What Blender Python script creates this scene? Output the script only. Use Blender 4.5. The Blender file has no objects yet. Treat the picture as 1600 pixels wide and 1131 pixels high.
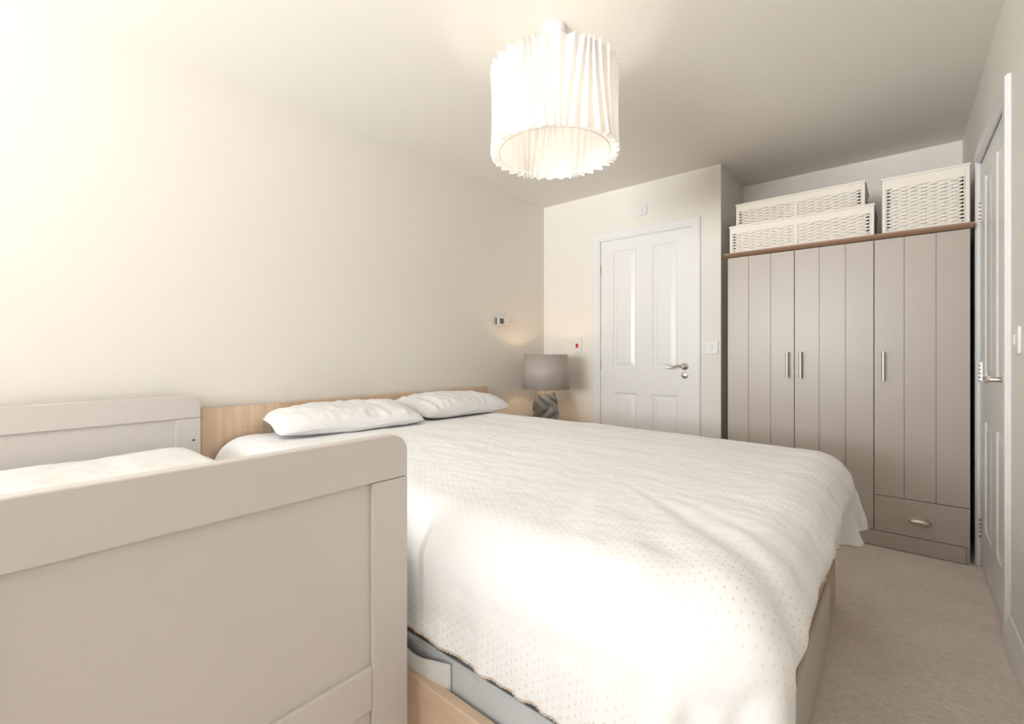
import bpy, bmesh, math, random
import numpy as np
from mathutils import Vector, Matrix, noise
random.seed(7)
PI = math.pi
S = bpy.context.scene
COL = S.collection

# ---------------------------------------------------------------- camera
CX, CZ = 2.515, 1.05
cam_d = bpy.data.cameras.new('camera'); cam = bpy.data.objects.new('camera', cam_d); COL.objects.link(cam)
cam.location = (CX, 0, CZ); cam.rotation_euler = (PI/2, 0, math.radians(40.2))
cam_d.sensor_width = 36; cam_d.lens = 716/1600*36; cam_d.shift_y = -14.5/1600; cam_d.clip_start = 0.01
S.camera = cam
S.view_settings.view_transform = 'Standard'; S.view_settings.look = 'None'
S.view_settings.gamma = 1; S.view_settings.use_curve_mapping = False
S.view_settings.exposure = -0.18

# ---------------------------------------------------------------- light
world = bpy.data.worlds.new('sky'); S.world = world; world.use_nodes = True
wb = world.node_tree.nodes['Background']; wb.inputs[0].default_value = (0.85, 0.93, 1.0, 1); wb.inputs[1].default_value = 0.8
def area_light(name, loc, rot, sx, sy, power, col):
    d = bpy.data.lights.new(name, 'AREA'); d.shape = 'RECTANGLE'; d.size = sx; d.size_y = sy; d.energy = power; d.color = col
    o = bpy.data.objects.new(name, d); COL.objects.link(o); o.location = loc; o.rotation_euler = rot; return o
def point_light(name, loc, power, col, r=0.03):
    d = bpy.data.lights.new(name, 'POINT'); d.energy = power; d.color = col; d.shadow_soft_size = r
    o = bpy.data.objects.new(name, d); COL.objects.link(o); o.location = loc; return o
# daylight coming through the unseen window behind the camera
area_light('daylight_rear_window', (1.15, -3.12, 1.60), (PI/2-math.radians(12), 0, 0), 1.8, 1.1, 52, (0.90, 0.95, 1.0))
# added fill behind the window, tilted up to bounce off the ceiling
up_fill = area_light('ceiling_bounce_fill', (1.15, -3.20, 1.40), (PI/2+math.radians(36), 0, 0), 1.8, 1.2, 160, (0.96, 0.975, 0.985))
up_fill.data.spread = math.radians(106)
# bulbs of the two lamps
PEND = (1.425, 1.561)
point_light('pendant_bulb_light', (PEND[0], PEND[1], 1.97), 2.6, (1.0, 0.91, 0.80), 0.04)
BL = (0.307, 3.04)
point_light('bedside_bulb_light', (BL[0], BL[1], 0.91), 3.6, (1.0, 0.68, 0.42), 0.03)

# ---------------------------------------------------------------- room numbers
W = 2.82; H = 2.39; YF = 3.435; YA = 4.04; YN = -2.90; XA = 1.55; TH = 0.12

# ---------------------------------------------------------------- helpers
def tag(o, label=None, cat=None, group=None, kind=None):
    if label: o['label'] = label
    if cat: o['category'] = cat
    if group: o['group'] = group
    if kind: o['kind'] = kind
    return o
def empty(name, loc=(0,0,0), rz=0):
    o = bpy.data.objects.new(name, None); COL.objects.link(o); o.location = loc; o.rotation_euler = (0,0,rz)
    o.empty_display_size = 0.05; return o
def build(name, bm, mat, parent=None, smooth=False, bevel=0, seg=2, auto=None):
    bmesh.ops.recalc_face_normals(bm, faces=bm.faces)
    me = bpy.data.meshes.new(name); bm.to_mesh(me); bm.free()
    o = bpy.data.objects.new(name, me); COL.objects.link(o)
    if mat: me.materials.append(mat)
    if smooth:
        for p in me.polygons: p.use_smooth = True
    if auto:
        for p in me.polygons: p.use_smooth = True
        me.set_sharp_from_angle(angle=math.radians(auto))
    if bevel:
        m = o.modifiers.new('bevel', 'BEVEL'); m.width = bevel; m.segments = seg; m.limit_method = 'ANGLE'; m.angle_limit = math.radians(40)
        m.harden_normals = False
    if parent: o.parent = parent
    return o
def BM(): return bmesh.new()
def box(bm, x0, x1, y0, y1, z0, z1):
    v = [bm.verts.new(p) for p in ((x0,y0,z0),(x1,y0,z0),(x1,y1,z0),(x0,y1,z0),(x0,y0,z1),(x1,y0,z1),(x1,y1,z1),(x0,y1,z1))]
    for f in ((0,3,2,1),(4,5,6,7),(0,1,5,4),(1,2,6,5),(2,3,7,6),(3,0,4,7)): bm.faces.new([v[i] for i in f])
    return bm
def prism(bm, pts, axis, a, b):
    """extrude the 2d outline pts along axis ('x','y','z') from a to b"""
    def P(p, t):
        return {'x': (t, p[0], p[1]), 'y': (p[0], t, p[1]), 'z': (p[0], p[1], t)}[axis]
    A = [bm.verts.new(P(p, a)) for p in pts]; B = [bm.verts.new(P(p, b)) for p in pts]
    n = len(pts)
    for i in range(n): bm.faces.new((A[i], A[(i+1)%n], B[(i+1)%n], B[i]))
    bm.faces.new(A); bm.faces.new(B[::-1]); return bm
def lathe(bm, prof, cx=0, cy=0, n=32, cap=True):
    rings = []
    for r, z in prof:
        rings.append([bm.verts.new((cx+r*math.cos(2*PI*i/n), cy+r*math.sin(2*PI*i/n), z)) for i in range(n)])
    for a, b in zip(rings, rings[1:]):
        for i in range(n): bm.faces.new((a[i], a[(i+1)%n], b[(i+1)%n], b[i]))
    if cap:
        bm.faces.new(rings[0][::-1]); bm.faces.new(rings[-1])
    return bm
def tube(bm, pts, rad, n=8, closed=False, squash=None):
    """rad: number or list"""
    P = [Vector(p) for p in pts]; N = len(P); rings = []
    up = None
    for i, p in enumerate(P):
        if closed: t = (P[(i+1)%N]-P[i-1]).normalized()
        else: t = (P[min(i+1,N-1)]-P[max(i-1,0)]).normalized()
        if up is None:
            up = Vector((0,0,1)) if abs(t.z) < 0.9 else Vector((1,0,0))
        u = (up - t*up.dot(t)).normalized(); v = t.cross(u); up = u
        r = rad[i] if isinstance(rad, (list, tuple)) else rad
        sq = squash or (1, 1)
        rings.append([bm.verts.new(p + u*(r*sq[0]*math.cos(2*PI*k/n)) + v*(r*sq[1]*math.sin(2*PI*k/n))) for k in range(n)])
    for i in range(N if closed else N-1):
        a, b = rings[i], rings[(i+1)%N]
        for k in range(n): bm.faces.new((a[k], a[(k+1)%n], b[(k+1)%n], b[k]))
    if not closed: bm.faces.new(rings[0][::-1]); bm.faces.new(rings[-1])
    return bm
def rounded_rect(x0, x1, z0, z1, r, corners=(1,1,1,1), n=8):
    """corners: bottom-left, bottom-right, top-right, top-left"""
    out = []
    for (cx, cz, a0, c) in ((x0,z0,PI,corners[0]), (x1,z0,1.5*PI,corners[1]), (x1,z1,0,corners[2]), (x0,z1,0.5*PI,corners[3])):
        if not c: out.append((cx, cz)); continue
        ox = cx + (r if cx == x0 else -r); oz = cz + (r if cz == z0 else -r)
        for k in range(n+1):
            a = a0 + 0.5*PI*k/n; out.append((ox+r*math.cos(a), oz+r*math.sin(a)))
    return out

# ---------------------------------------------------------------- materials
def mat(name, col, rough=0.6, metal=0, spec=0.5, **kw):
    m = bpy.data.materials.new(name); m.use_nodes = True
    b = m.node_tree.nodes['Principled BSDF']
    b.inputs['Base Color'].default_value = (*col, 1); b.inputs['Roughness'].default_value = rough
    b.inputs['Metallic'].default_value = metal; b.inputs['Specular IOR Level'].default_value = spec
    for k, v in kw.items(): b.inputs[k.replace('_', ' ')].default_value = v
    return m
def N(m, t, **kw):
    n = m.node_tree.nodes.new(t)
    for k, v in kw.items(): setattr(n, k, v)
    return n
def L(m, a, b): m.node_tree.links.new(a, b)
def bsdf(m): return m.node_tree.nodes['Principled BSDF']
def coords(m, kind='Object', scale=(1,1,1)):
    tc = N(m, 'ShaderNodeTexCoord'); mp = N(m, 'ShaderNodeMapping'); mp.inputs['Scale'].default_value = scale
    L(m, tc.outputs[kind], mp.inputs['Vector']); return mp.outputs[0]
def add_noise(m, scale, amount, bump=0, dist=0.002, detail=4, stretch=(1,1,1), kind='Object', col=None):
    """small colour mottling and surface relief from a noise"""
    v = coords(m, kind, stretch); nz = N(m, 'ShaderNodeTexNoise'); nz.inputs['Scale'].default_value = scale; nz.inputs['Detail'].default_value = detail
    L(m, v, nz.inputs['Vector']); b = bsdf(m)
    if amount:
        base = b.inputs['Base Color'].default_value[:]
        cr = N(m, 'ShaderNodeMix', data_type='RGBA')
        cr.inputs[6].default_value = tuple(max(0, c*(1-amount)) for c in base[:3]) + (1,)
        cr.inputs[7].default_value = tuple(min(1, c*(1+amount)) for c in base[:3]) + (1,)
        if col: cr.inputs[6].default_value = (*col, 1)
        L(m, nz.outputs[0], cr.inputs[0]); L(m, cr.outputs[2], b.inputs['Base Color'])
    if bump:
        bp = N(m, 'ShaderNodeBump'); bp.inputs['Strength'].default_value = bump; bp.inputs['Distance'].default_value = dist
        L(m, nz.outputs[0], bp.inputs['Height']); L(m, bp.outputs[0], b.inputs['Normal'])
    return m

M_wall = add_noise(mat('wall_paint', (0.85, 0.81, 0.745), 0.55, spec=0.3), 90, 0.01, 0.08, 0.001)
M_ceil = add_noise(mat('ceiling_paint', (0.87, 0.835, 0.775), 0.9, spec=0.1), 60, 0.01, 0.05, 0.001)
M_white = add_noise(mat('white_gloss_paint', (0.85, 0.842, 0.828), 0.30), 40, 0.01, 0.03, 0.001)
M_plastic = add_noise(mat('white_plastic', (0.82, 0.81, 0.79), 0.3), 30, 0.01)
M_chrome = add_noise(mat('chrome', (0.62, 0.60, 0.57), 0.22, 1.0), 50, 0.03)
M_nickel = add_noise(mat('brushed_nickel', (0.60, 0.55, 0.48), 0.32, 1.0), 200, 0.06, stretch=(1,1,0.05))
M_dark = add_noise(mat('dark_gap', (0.03, 0.03, 0.03), 0.8), 30, 0.05)
M_cot = add_noise(mat('dove_grey_lacquer', (0.66, 0.615, 0.585), 0.38), 120, 0.008, 0.03, 0.0006)
M_screw = add_noise(mat('dark_screw', (0.06, 0.06, 0.06), 0.5, 0.6), 30, 0.05)
M_red = add_noise(mat('red_rocker', (0.65, 0.03, 0.015), 0.35), 30, 0.05)
M_screen = add_noise(mat('lcd_screen', (0.10, 0.105, 0.09), 0.2), 30, 0.05)
M_ward = add_noise(mat('truffle_grey_laminate', (0.485, 0.427, 0.374), 0.34, spec=0.5), 260, 0.035, 0.05, 0.0004, stretch=(1,1,0.3))

def wood(name, c1, c2, axis, rough=0.5, sc=1.0):
    m = mat(name, c1, rough); b = bsdf(m)
    st = [28*sc]*3; st[axis] = 1.6*sc
    v = coords(m, 'Object', st); nz = N(m, 'ShaderNodeTexNoise'); nz.inputs['Scale'].default_value = 1.0; nz.inputs['Detail'].default_value = 7
    nz.inputs['Roughness'].default_value = 0.62; nz.inputs['Distortion'].default_value = 0.6; L(m, v, nz.inputs['Vector'])
    st2 = [5*sc]*3; st2[axis] = 0.5*sc
    v2 = coords(m, 'Object', st2); n2 = N(m, 'ShaderNodeTexNoise'); n2.inputs['Scale'].default_value = 1.0; n2.inputs['Detail'].default_value = 2; L(m, v2, n2.inputs['Vector'])
    mx = N(m, 'ShaderNodeMath', operation='MULTIPLY_ADD'); L(m, nz.outputs[0], mx.inputs[0]); mx.inputs[1].default_value = 0.6
    ad = N(m, 'ShaderNodeMath', operation='MULTIPLY'); L(m, n2.outputs[0], ad.inputs[0]); ad.inputs[1].default_value = 0.4
    L(m, ad.outputs[0], mx.inputs[2])
    cr = N(m, 'ShaderNodeValToRGB'); cr.color_ramp.elements[0].position = 0.36; cr.color_ramp.elements[0].color = (*c2, 1)
    cr.color_ramp.elements[1].position = 0.60; cr.color_ramp.elements[1].color = (*c1, 1)
    L(m, mx.outputs[0], cr.inputs[0]); L(m, cr.outputs[0], b.inputs['Base Color'])
    bp = N(m, 'ShaderNodeBump'); bp.inputs['Strength'].default_value = 0.12; bp.inputs['Distance'].default_value = 0.001
    L(m, nz.outputs[0], bp.inputs['Height']); L(m, bp.outputs[0], b.inputs['Normal']); return m
OAK1, OAK2 = (0.78, 0.595, 0.43), (0.60, 0.415, 0.27)
M_oak_y = wood('light_oak_along_y', OAK1, OAK2, 1)
M_oak_x = wood('light_oak_along_x', OAK1, OAK2, 0)
M_oak_z = wood('light_oak_upright', OAK1, OAK2, 2)
M_walnut = wood('warm_brown_oak', (0.36, 0.215, 0.135), (0.26, 0.15, 0.09), 0)

# carpet
M_carpet = mat('beige_carpet', (0.52, 0.445, 0.37), 0.95, spec=0.1, Sheen_Weight=0.5)
def carpet():
    m = M_carpet; b = bsdf(m)
    v = coords(m, 'Object'); n1 = N(m, 'ShaderNodeTexNoise'); n1.inputs['Scale'].default_value = 330; n1.inputs['Detail'].default_value = 5; n1.inputs['Roughness'].default_value = 0.7
    n2 = N(m, 'ShaderNodeTexNoise'); n2.inputs['Scale'].default_value = 4.5; n2.inputs['Detail'].default_value = 4
    n3 = N(m, 'ShaderNodeTexNoise'); n3.inputs['Scale'].default_value = 45; n3.inputs['Detail'].default_value = 3
    for n in (n1, n2, n3): L(m, v, n.inputs['Vector'])
    a = N(m, 'ShaderNodeMath', operation='MULTIPLY_ADD'); L(m, n1.outputs[0], a.inputs[0]); a.inputs[1].default_value = 0.55
    c = N(m, 'ShaderNodeMath', operation='MULTIPLY_ADD'); L(m, n2.outputs[0], c.inputs[0]); c.inputs[1].default_value = 0.22
    d = N(m, 'ShaderNodeMath', operation='MULTIPLY'); L(m, n3.outputs[0], d.inputs[0]); d.inputs[1].default_value = 0.25
    L(m, d.outputs[0], c.inputs[2]); L(m, c.outputs[0], a.inputs[2])
    cr = N(m, 'ShaderNodeValToRGB'); e = cr.color_ramp.elements
    e[0].position = 0.34; e[0].color = (0.64, 0.54, 0.455, 1); e[1].position = 0.66; e[1].color = (0.97, 0.87, 0.77, 1)
    L(m, a.outputs[0], cr.inputs[0]); L(m, cr.outputs[0], b.inputs['Base Color'])
    bp = N(m, 'ShaderNodeBump'); bp.inputs['Strength'].default_value = 0.6; bp.inputs['Distance'].default_value = 0.004
    L(m, a.outputs[0], bp.inputs['Height']); L(m, bp.outputs[0], b.inputs['Normal'])
carpet()

# plain cotton
def cotton(name, col, scale=14, bump=0.25, dist=0.004):
    m = mat(name, col, 0.85, spec=0.15, Sheen_Weight=0.15); b = bsdf(m)
    v = coords(m, 'Object'); n1 = N(m, 'ShaderNodeTexNoise'); n1.inputs['Scale'].default_value = scale; n1.inputs['Detail'].default_value = 6; n1.inputs['Distortion'].default_value = 1.2
    L(m, v, n1.inputs['Vector'])
    bp = N(m, 'ShaderNodeBump'); bp.inputs['Strength'].default_value = bump; bp.inputs['Distance'].default_value = dist
    L(m, n1.outputs[0], bp.inputs['Height']); L(m, bp.outputs[0], b.inputs['Normal']); return m
M_cotton = cotton('white_cotton', (0.86, 0.85, 0.85))
M_cot_cotton = cotton('ivory_cotton', (0.86, 0.855, 0.83), 9, 0.3, 0.006)
M_mattress = cotton('grey_mattress_ticking', (0.60, 0.62, 0.64), 30, 0.15, 0.003)
M_matband = cotton('mid_grey_fabric', (0.27, 0.28, 0.31), 30, 0.15, 0.003)
M_strap = cotton('woven_white_strap', (0.76, 0.75, 0.72), 60, 0.3, 0.002)
M_stitch = cotton('beige_stitching', (0.58, 0.48, 0.38), 60, 0.3, 0.002)

# duvet cover: white with rows of small beige woven dots, in wide bands (UV in metres)
def duvet_mat():
    m = mat('duvet_cover_cotton', (0.86, 0.85, 0.85), 0.85, spec=0.15, Sheen_Weight=0.15); b = bsdf(m)
    uv = N(m, 'ShaderNodeTexCoord'); sp = N(m, 'ShaderNodeSeparateXYZ'); L(m, uv.outputs['UV'], sp.inputs[0])
    def mth(op, a, c=None, d=None):
        n = N(m, 'ShaderNodeMath', operation=op)
        for i, x in enumerate((a, c, d)):
            if x is None: continue
            if isinstance(x, (int, float)): n.inputs[i].default_value = x
            else: L(m, x, n.inputs[i])
        return n.outputs[0]
    pu, pv = 0.0135, 0.0205
    row = mth('FLOOR', mth('DIVIDE', sp.outputs[0], pu))
    off = mth('MULTIPLY', mth('MODULO', row, 2.0), 0.5)
    fu = mth('SUBTRACT', mth('FRACT', mth('DIVIDE', sp.outputs[0], pu)), 0.5)
    fv = mth('SUBTRACT', mth('FRACT', mth('ADD', mth('DIVIDE', sp.outputs[1], pv), off)), 0.5)
    du = mth('MULTIPLY', fu, pu/0.0024); dv = mth('MULTIPLY', fv, pv/0.0038)
    dd = mth('SQRT', mth('ADD', mth('MULTIPLY', du, du), mth('MULTIPLY', dv, dv)))
    dot = mth('SUBTRACT', 1.0, mth('MINIMUM', dd, 1.0)); dot = mth('MINIMUM', mth('MULTIPLY', dot, 2.2), 1.0)
    # wide bands across the bed, some plainer than others
    bn = mth('ADD', mth('MULTIPLY', mth('SINE', mth('MULTIPLY', sp.outputs[1], 2*PI/0.42)), 0.5), 0.5)
    bn = mth('ADD', mth('MULTIPLY', bn, 0.9), 0.1)
    fac = mth('MULTIPLY', mth('MULTIPLY', dot, bn), 0.62)
    cr = N(m, 'ShaderNodeMix', data_type='RGBA'); cr.inputs[6].default_value = (0.90, 0.892, 0.895, 1); cr.inputs[7].default_value = (0.66, 0.57, 0.47, 1)
    L(m, fac, cr.inputs[0]); L(m, cr.outputs[2], b.inputs['Base Color'])
    v = coords(m, 'Object'); n1 = N(m, 'ShaderNodeTexNoise'); n1.inputs['Scale'].default_value = 16; n1.inputs['Detail'].default_value = 6; n1.inputs['Distortion'].default_value = 1.0
    L(m, v, n1.inputs['Vector'])
    hh = mth('ADD', n1.outputs[0], mth('MULTIPLY', dot, 0.18))
    bp = N(m, 'ShaderNodeBump'); bp.inputs['Strength'].default_value = 0.22; bp.inputs['Distance'].default_value = 0.004
    L(m, hh, bp.inputs['Height']); L(m, bp.outputs[0], b.inputs['Normal']); return m
M_duvet = duvet_mat()

M_wicker = add_noise(mat('white_painted_wicker', (0.88, 0.82, 0.74), 0.6), 160, 0.05, 0.3, 0.001)
M_wickerframe = add_noise(mat('white_painted_wood', (0.84, 0.78, 0.70), 0.5), 90, 0.02, 0.1, 0.001, stretch=(0.1,1,1))

def translucent(name, col, t=0.5, rough=0.8):
    m = mat(name, col, rough, spec=0.1); b = bsdf(m); out = m.node_tree.nodes['Material Output']
    tr = N(m, 'ShaderNodeBsdfTranslucent'); tr.inputs[0].default_value = (*col, 1)
    mx = N(m, 'ShaderNodeMixShader'); mx.inputs[0].default_value = t
    L(m, b.outputs[0], mx.inputs[1]); L(m, tr.outputs[0], mx.inputs[2]); L(m, mx.outputs[0], out.inputs[0]); return m
M_shade = add_noise(translucent('white_pleated_paper', (0.88, 0.86, 0.83), 0.35), 80, 0.01, 0.05, 0.001)
M_greyshade = mat('taupe_silk_shade', (0.30, 0.27, 0.245), 0.45, spec=0.5)
def silk():
    m = M_greyshade; b = bsdf(m); v = coords(m, 'Object', (6, 6, 160)); nz = N(m, 'ShaderNodeTexNoise'); nz.inputs['Scale'].default_value = 2.5; nz.inputs['Detail'].default_value = 5
    L(m, v, nz.inputs['Vector']); cr = N(m, 'ShaderNodeMix', data_type='RGBA'); cr.inputs[6].default_value = (0.36, 0.32, 0.285, 1); cr.inputs[7].default_value = (0.50, 0.45, 0.405, 1)
    L(m, nz.outputs[0], cr.inputs[0]); L(m, cr.outputs[2], b.inputs['Base Color'])
silk()
M_inner = add_noise(mat('white_shade_lining', (0.75, 0.70, 0.62), 0.7), 60, 0.02)
M_ceramic = add_noise(mat('slate_glazed_ceramic', (0.19, 0.225, 0.235), 0.25), 9, 0.35, 0.1, 0.002, detail=5, col=(0.22, 0.19, 0.165))
M_brass = add_noise(mat('dark_brass', (0.30, 0.2, 0.1), 0.35, 1.0), 40, 0.05)
def emit(name, col, s):
    m = bpy.data.materials.new(name); m.use_nodes = True; b = bsdf(m); b.inputs['Emission Color'].default_value = (*col, 1); b.inputs['Emission Strength'].default_value = s
    b.inputs['Base Color'].default_value = (*col, 1)
    return m
M_bulb = add_noise(emit('bulb_glass', (1.0, 0.86, 0.68), 6), 20, 0)
def glass():
    m = bpy.data.materials.new('window_glass'); m.use_nodes = True; out = m.node_tree.nodes['Material Output']
    tr = N(m, 'ShaderNodeBsdfTransparent'); gl = N(m, 'ShaderNodeBsdfGlossy'); gl.inputs['Roughness'].default_value = 0.02
    fr = N(m, 'ShaderNodeFresnel'); mx = N(m, 'ShaderNodeMixShader')
    L(m, fr.outputs[0], mx.inputs[0]); L(m, tr.outputs[0], mx.inputs[1]); L(m, gl.outputs[0], mx.inputs[2]); L(m, mx.outputs[0], out.inputs[0]); return m
M_glass = glass()

# ---------------------------------------------------------------- the room
def struct(o): o['kind'] = 'structure'; return o
D1x0, D1x1, DTOP = 0.588, 1.350, 1.985          # door_1 leaf in the far wall
D2y0, D2y1 = 2.452, 3.214                        # door_2 leaf in the right wall
WX0, WX1, WZ0, WZ1 = 0.22, 2.08, 0.90, 2.12; RZ0 = 0.06      # window in the rear wall
struct(build('wall_left', box(BM(), -TH, 0, YN-TH, YF+TH, 0, H), M_wall))
bm = BM()
box(bm, 0, D1x0-0.02, YF, YF+TH, 0, H); box(bm, D1x1+0.02, XA, YF, YF+TH, 0, H); box(bm, D1x0-0.02, D1x1+0.02, YF, YF+TH, DTOP+0.02, H)
struct(build('wall_far', bm, M_wall))
struct(build('wall_alcove_left', box(BM(), XA-TH, XA, YF+TH, YA+TH, 0, H), M_wall))
struct(build('wall_alcove_back', box(BM(), XA, W+TH, YA, YA+TH, 0, H), M_wall))
bm = BM()
box(bm, W, W+TH, YN-TH, D2y0-0.02, 0, H); box(bm, W, W+TH, D2y1+0.02, YA, 0, H); box(bm, W, W+TH, D2y0-0.02, D2y1+0.02, DTOP+0.02, H)
struct(build('wall_right', bm, M_wall))
bm = BM()
box(bm, 0, WX0, YN-TH, YN, 0, H); box(bm, WX1, W, YN-TH, YN, 0, H); box(bm, WX0, WX1, YN-TH, YN, 0, RZ0); box(bm, WX0, WX1, YN-TH, YN, WZ1, H)
struct(build('wall_near', bm, M_wall))
struct(build('ceiling', box(BM(), -TH, W+TH, YN-TH, YA+TH, H, H+0.1), M_ceil))
# carpeted floor: finely tufted relief where the photograph sees it
def floor():
    xs = list(np.linspace(-TH, 2.24, 12)) + list(np.arange(2.245, 2.85, 0.005)) + [2.94]
    ys = list(np.linspace(YN-TH, 0.95, 10)) + list(np.arange(0.96, 3.26, 0.005)) + list(np.linspace(3.4, YA+TH, 5))
    bm = BM(); rows = []
    for y in ys:
        r = []
        for x in xs:
            z = 0
            if 2.24 < x < 2.86 and 0.95 < y < 3.27: z = random.uniform(-1, 1)*0.0016 + noise.noise(Vector((x*70, y*70, 3)))*0.0012 - 0.002
            r.append(bm.verts.new((x, y, z)))
        rows.append(r)
    for a, b in zip(rows, rows[1:]):
        for i in range(len(xs)-1): bm.faces.new((a[i], a[i+1], b[i+1], b[i]))
    return struct(build('floor', bm, M_carpet, smooth=True))
floor()
# skirting
def skirt(name, run, fixed, inward, axis):
    """moulded board; run=(a,b) along the axis, fixed=wall plane, inward=+1/-1"""
    prof = [(0,0),(0.016,0),(0.016,0.078),(0.012,0.086),(0.012,0.092),(0.006,0.104),(0.006,0.112),(0,0.115)]
    pts = [(fixed+inward*(d+0.0005), z+0.0005) for d, z in prof]
    return struct(build(name, prism(BM(), pts, 'y' if axis == 'y' else 'x', *run), M_white, auto=30))
skirt('baseboard_left', (YN, YF), 0, 1, 'y')
skirt('baseboard_far', (0.017, D1x0-0.065), YF, -1, 'x')
skirt('baseboard_far_right', (D1x1+0.065, XA), YF, -1, 'x')
skirt('baseboard_right', (YN, D2y0-0.066), W, -1, 'y')
skirt('baseboard_near', (0.017, WX0-0.04), YN, 1, 'x')

# door casings and leaves -- built facing -Y in local x,z then turned for the right wall
def casing(name, w, loc, rz):
    bm = BM(); aw = 0.062; t = 0.018; r = 0.012
    # architrave, mitred look with a stepped profile
    for (i0, o0, th) in ((-0.004, aw, 0.012), (0.010, aw-0.004, 0.017)):
        prism(bm, [(-o0,0),(-i0,0),(-i0,DTOP+i0),(w+i0,DTOP+i0),(w+i0,0),(w+o0,0),(w+o0,DTOP+o0),(-o0,DTOP+o0)], 'y', -th, 0.0)
    # jamb lining and stop
    for a, b in ((-0.019,-0.003), (w+0.003, w+0.019)): box(bm, a, b, 0.0, TH, 0, DTOP+0.003)
    box(bm, -0.019, w+0.019, 0.0, TH, DTOP+0.003, DTOP+0.019)
    for a, b in ((-0.003,0.010), (w-0.010,w+0.003)): box(bm, a, b, 0.046, 0.058, 0, DTOP)
    o = build(name, bm, M_white, bevel=0.002); o.location = loc; o.rotation_euler = (0,0,rz); return struct(o)
def door_leaf_bm(w, h, t, rects):
    bm = BM()
    xs = sorted({0, w} | {r[0] for r in rects} | {r[1] for r in rects}); zs = sorted({0.006, h} | {r[2] for r in rects} | {r[3] for r in rects})
    def inside(x, z): return any(r[0] < x < r[1] and r[2] < z < r[3] for r in rects)
    for side, y in ((0, 0.0), (1, t)):
        for i in range(len(xs)-1):
            for k in range(len(zs)-1):
                if side == 0 and inside((xs[i]+xs[i+1])/2, (zs[k]+zs[k+1])/2): continue
                bm.faces.new([bm.verts.new(p) for p in ((xs[i],y,zs[k]),(xs[i+1],y,zs[k]),(xs[i+1],y,zs[k+1]),(xs[i],y,zs[k+1]))])
    for (x0, x1, z0, z1) in rects:
        prev = None
        for ins, d in ((0,0),(0.004,0.005),(0.010,0.008),(0.016,0.0085),(0.020,0.0075),(0.044,0.0015),(0.047,0.001)):
            ring = [bm.verts.new((x, d, z)) for x, z in ((x0+ins,z0+ins),(x1-ins,z0+ins),(x1-ins,z1-ins),(x0+ins,z1-ins))]
            if prev:
                for i in range(4): bm.faces.new((prev[i], prev[(i+1)%4], ring[(i+1)%4], ring[i]))
            prev = ring
        bm.faces.new(prev)
    for a, b in (((0,0.006),(w,0.006)), ((w,0.006),(w,h)), ((w,h),(0,h)), ((0,h),(0,0.006))):
        bm.faces.new([bm.verts.new(p) for p in ((a[0],0,a[1]),(b[0],0,b[1]),(b[0],t,b[1]),(a[0],t,a[1]))])
    bmesh.ops.remove_doubles(bm, verts=bm.verts, dist=1e-5)
    return bm
RECTS = [(0.121,0.321,0.926,1.888), (0.455,0.650,0.926,1.888), (0.121,0.321,0.20,0.725), (0.455,0.650,0.20,0.725)]
def door(name, loc, rz, w=0.762, latch_lock=True, flip=False):
    bm = door_leaf_bm(w, DTOP-0.002, 0.040, RECTS)
    o = build(name, bm, M_white); struct(o); o.location = loc; o.rotation_euler = (0,0,rz)
    # hinge side at x=0 unless flip
    hx = w+0.001 if flip else -0.001; kx = 0.055 if flip else w-0.055; sgn = 1 if flip else -1
    for z in (1.74, 0.955, 0.19):
        hb = BM()
        for k in range(5): lathe(hb, [(0.0062, z-0.048+k*0.0195), (0.0068, z-0.047+k*0.0195), (0.0068, z-0.0305+k*0.0195), (0.0062, z-0.0295+k*0.0195)], hx, -0.006, 12)
        box(hb, hx-0.010, hx+0.010, -0.0035, 0.0, z-0.048, z+0.048)
        build('hinge', hb, M_chrome, o, auto=40)
    # lever handle on a round rose
    hb = BM(); zc = 0.948
    ring = BM()
    def rot_y(bmx):   # turn a lathe about z into one about y at kx, zc
        bmesh.ops.rotate(bmx, verts=bmx.verts, cent=(0,0,0), matrix=Matrix.Rotation(PI/2, 3, 'X'))
        return bmx
    lathe(hb, [(0.026,0),(0.026,0.006),(0.023,0.009),(0.012,0.010),(0.010,0.012),(0.010,0.046),(0.008,0.05)], 0, 0, 28); rot_y(hb)
    bmesh.ops.translate(hb, verts=hb.verts, vec=(kx, 0, zc))
    pts = []; rad = []
    for k in range(15):
        u = k/14; pts.append((kx+sgn*0.128*u, -0.046+0.004*math.sin(u*PI), zc+0.010*math.sin(u*2*PI)*(0.3+0.9*u)-0.002*u)); rad.append(0.0105-0.0035*math.sin(u*PI*0.9))
    tube(hb, pts, rad, 12, squash=(1.15, 0.8))
    hd = build('door_handle', hb, M_chrome, o, auto=40)
    if latch_lock:
        kb = BM(); lathe(kb, [(0.024,0),(0.024,0.006),(0.019,0.010),(0.011,0.010),(0.010,0.018),(0.006,0.019)], 0, 0, 28); rot_y(kb)
        bmesh.ops.translate(kb, verts=kb.verts, vec=(kx, 0, zc-0.066)); build('thumb_turn', kb, M_chrome, o, auto=40)
        sb = BM(); box(sb, w+0.0002, w+0.0026, -0.001, 0.03, zc-0.085, zc+0.01); build('strike_plate', sb, M_nickel, o)
    return o
casing('trim_1', 0.762, (D1x0, YF, 0), 0)
d1 = door('door_1', (D1x0, YF+0.004, 0.0), 0)
# right wall: local x runs towards -Y when rotated -90 deg, so x=0 is the far, hinged edge; local -y faces -X
casing('trim_2', 0.762, (W, D2y1, 0), -PI/2)
d2 = door('door_2', (W+0.004, D2y1, 0.0), -PI/2, latch_lock=False)

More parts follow.
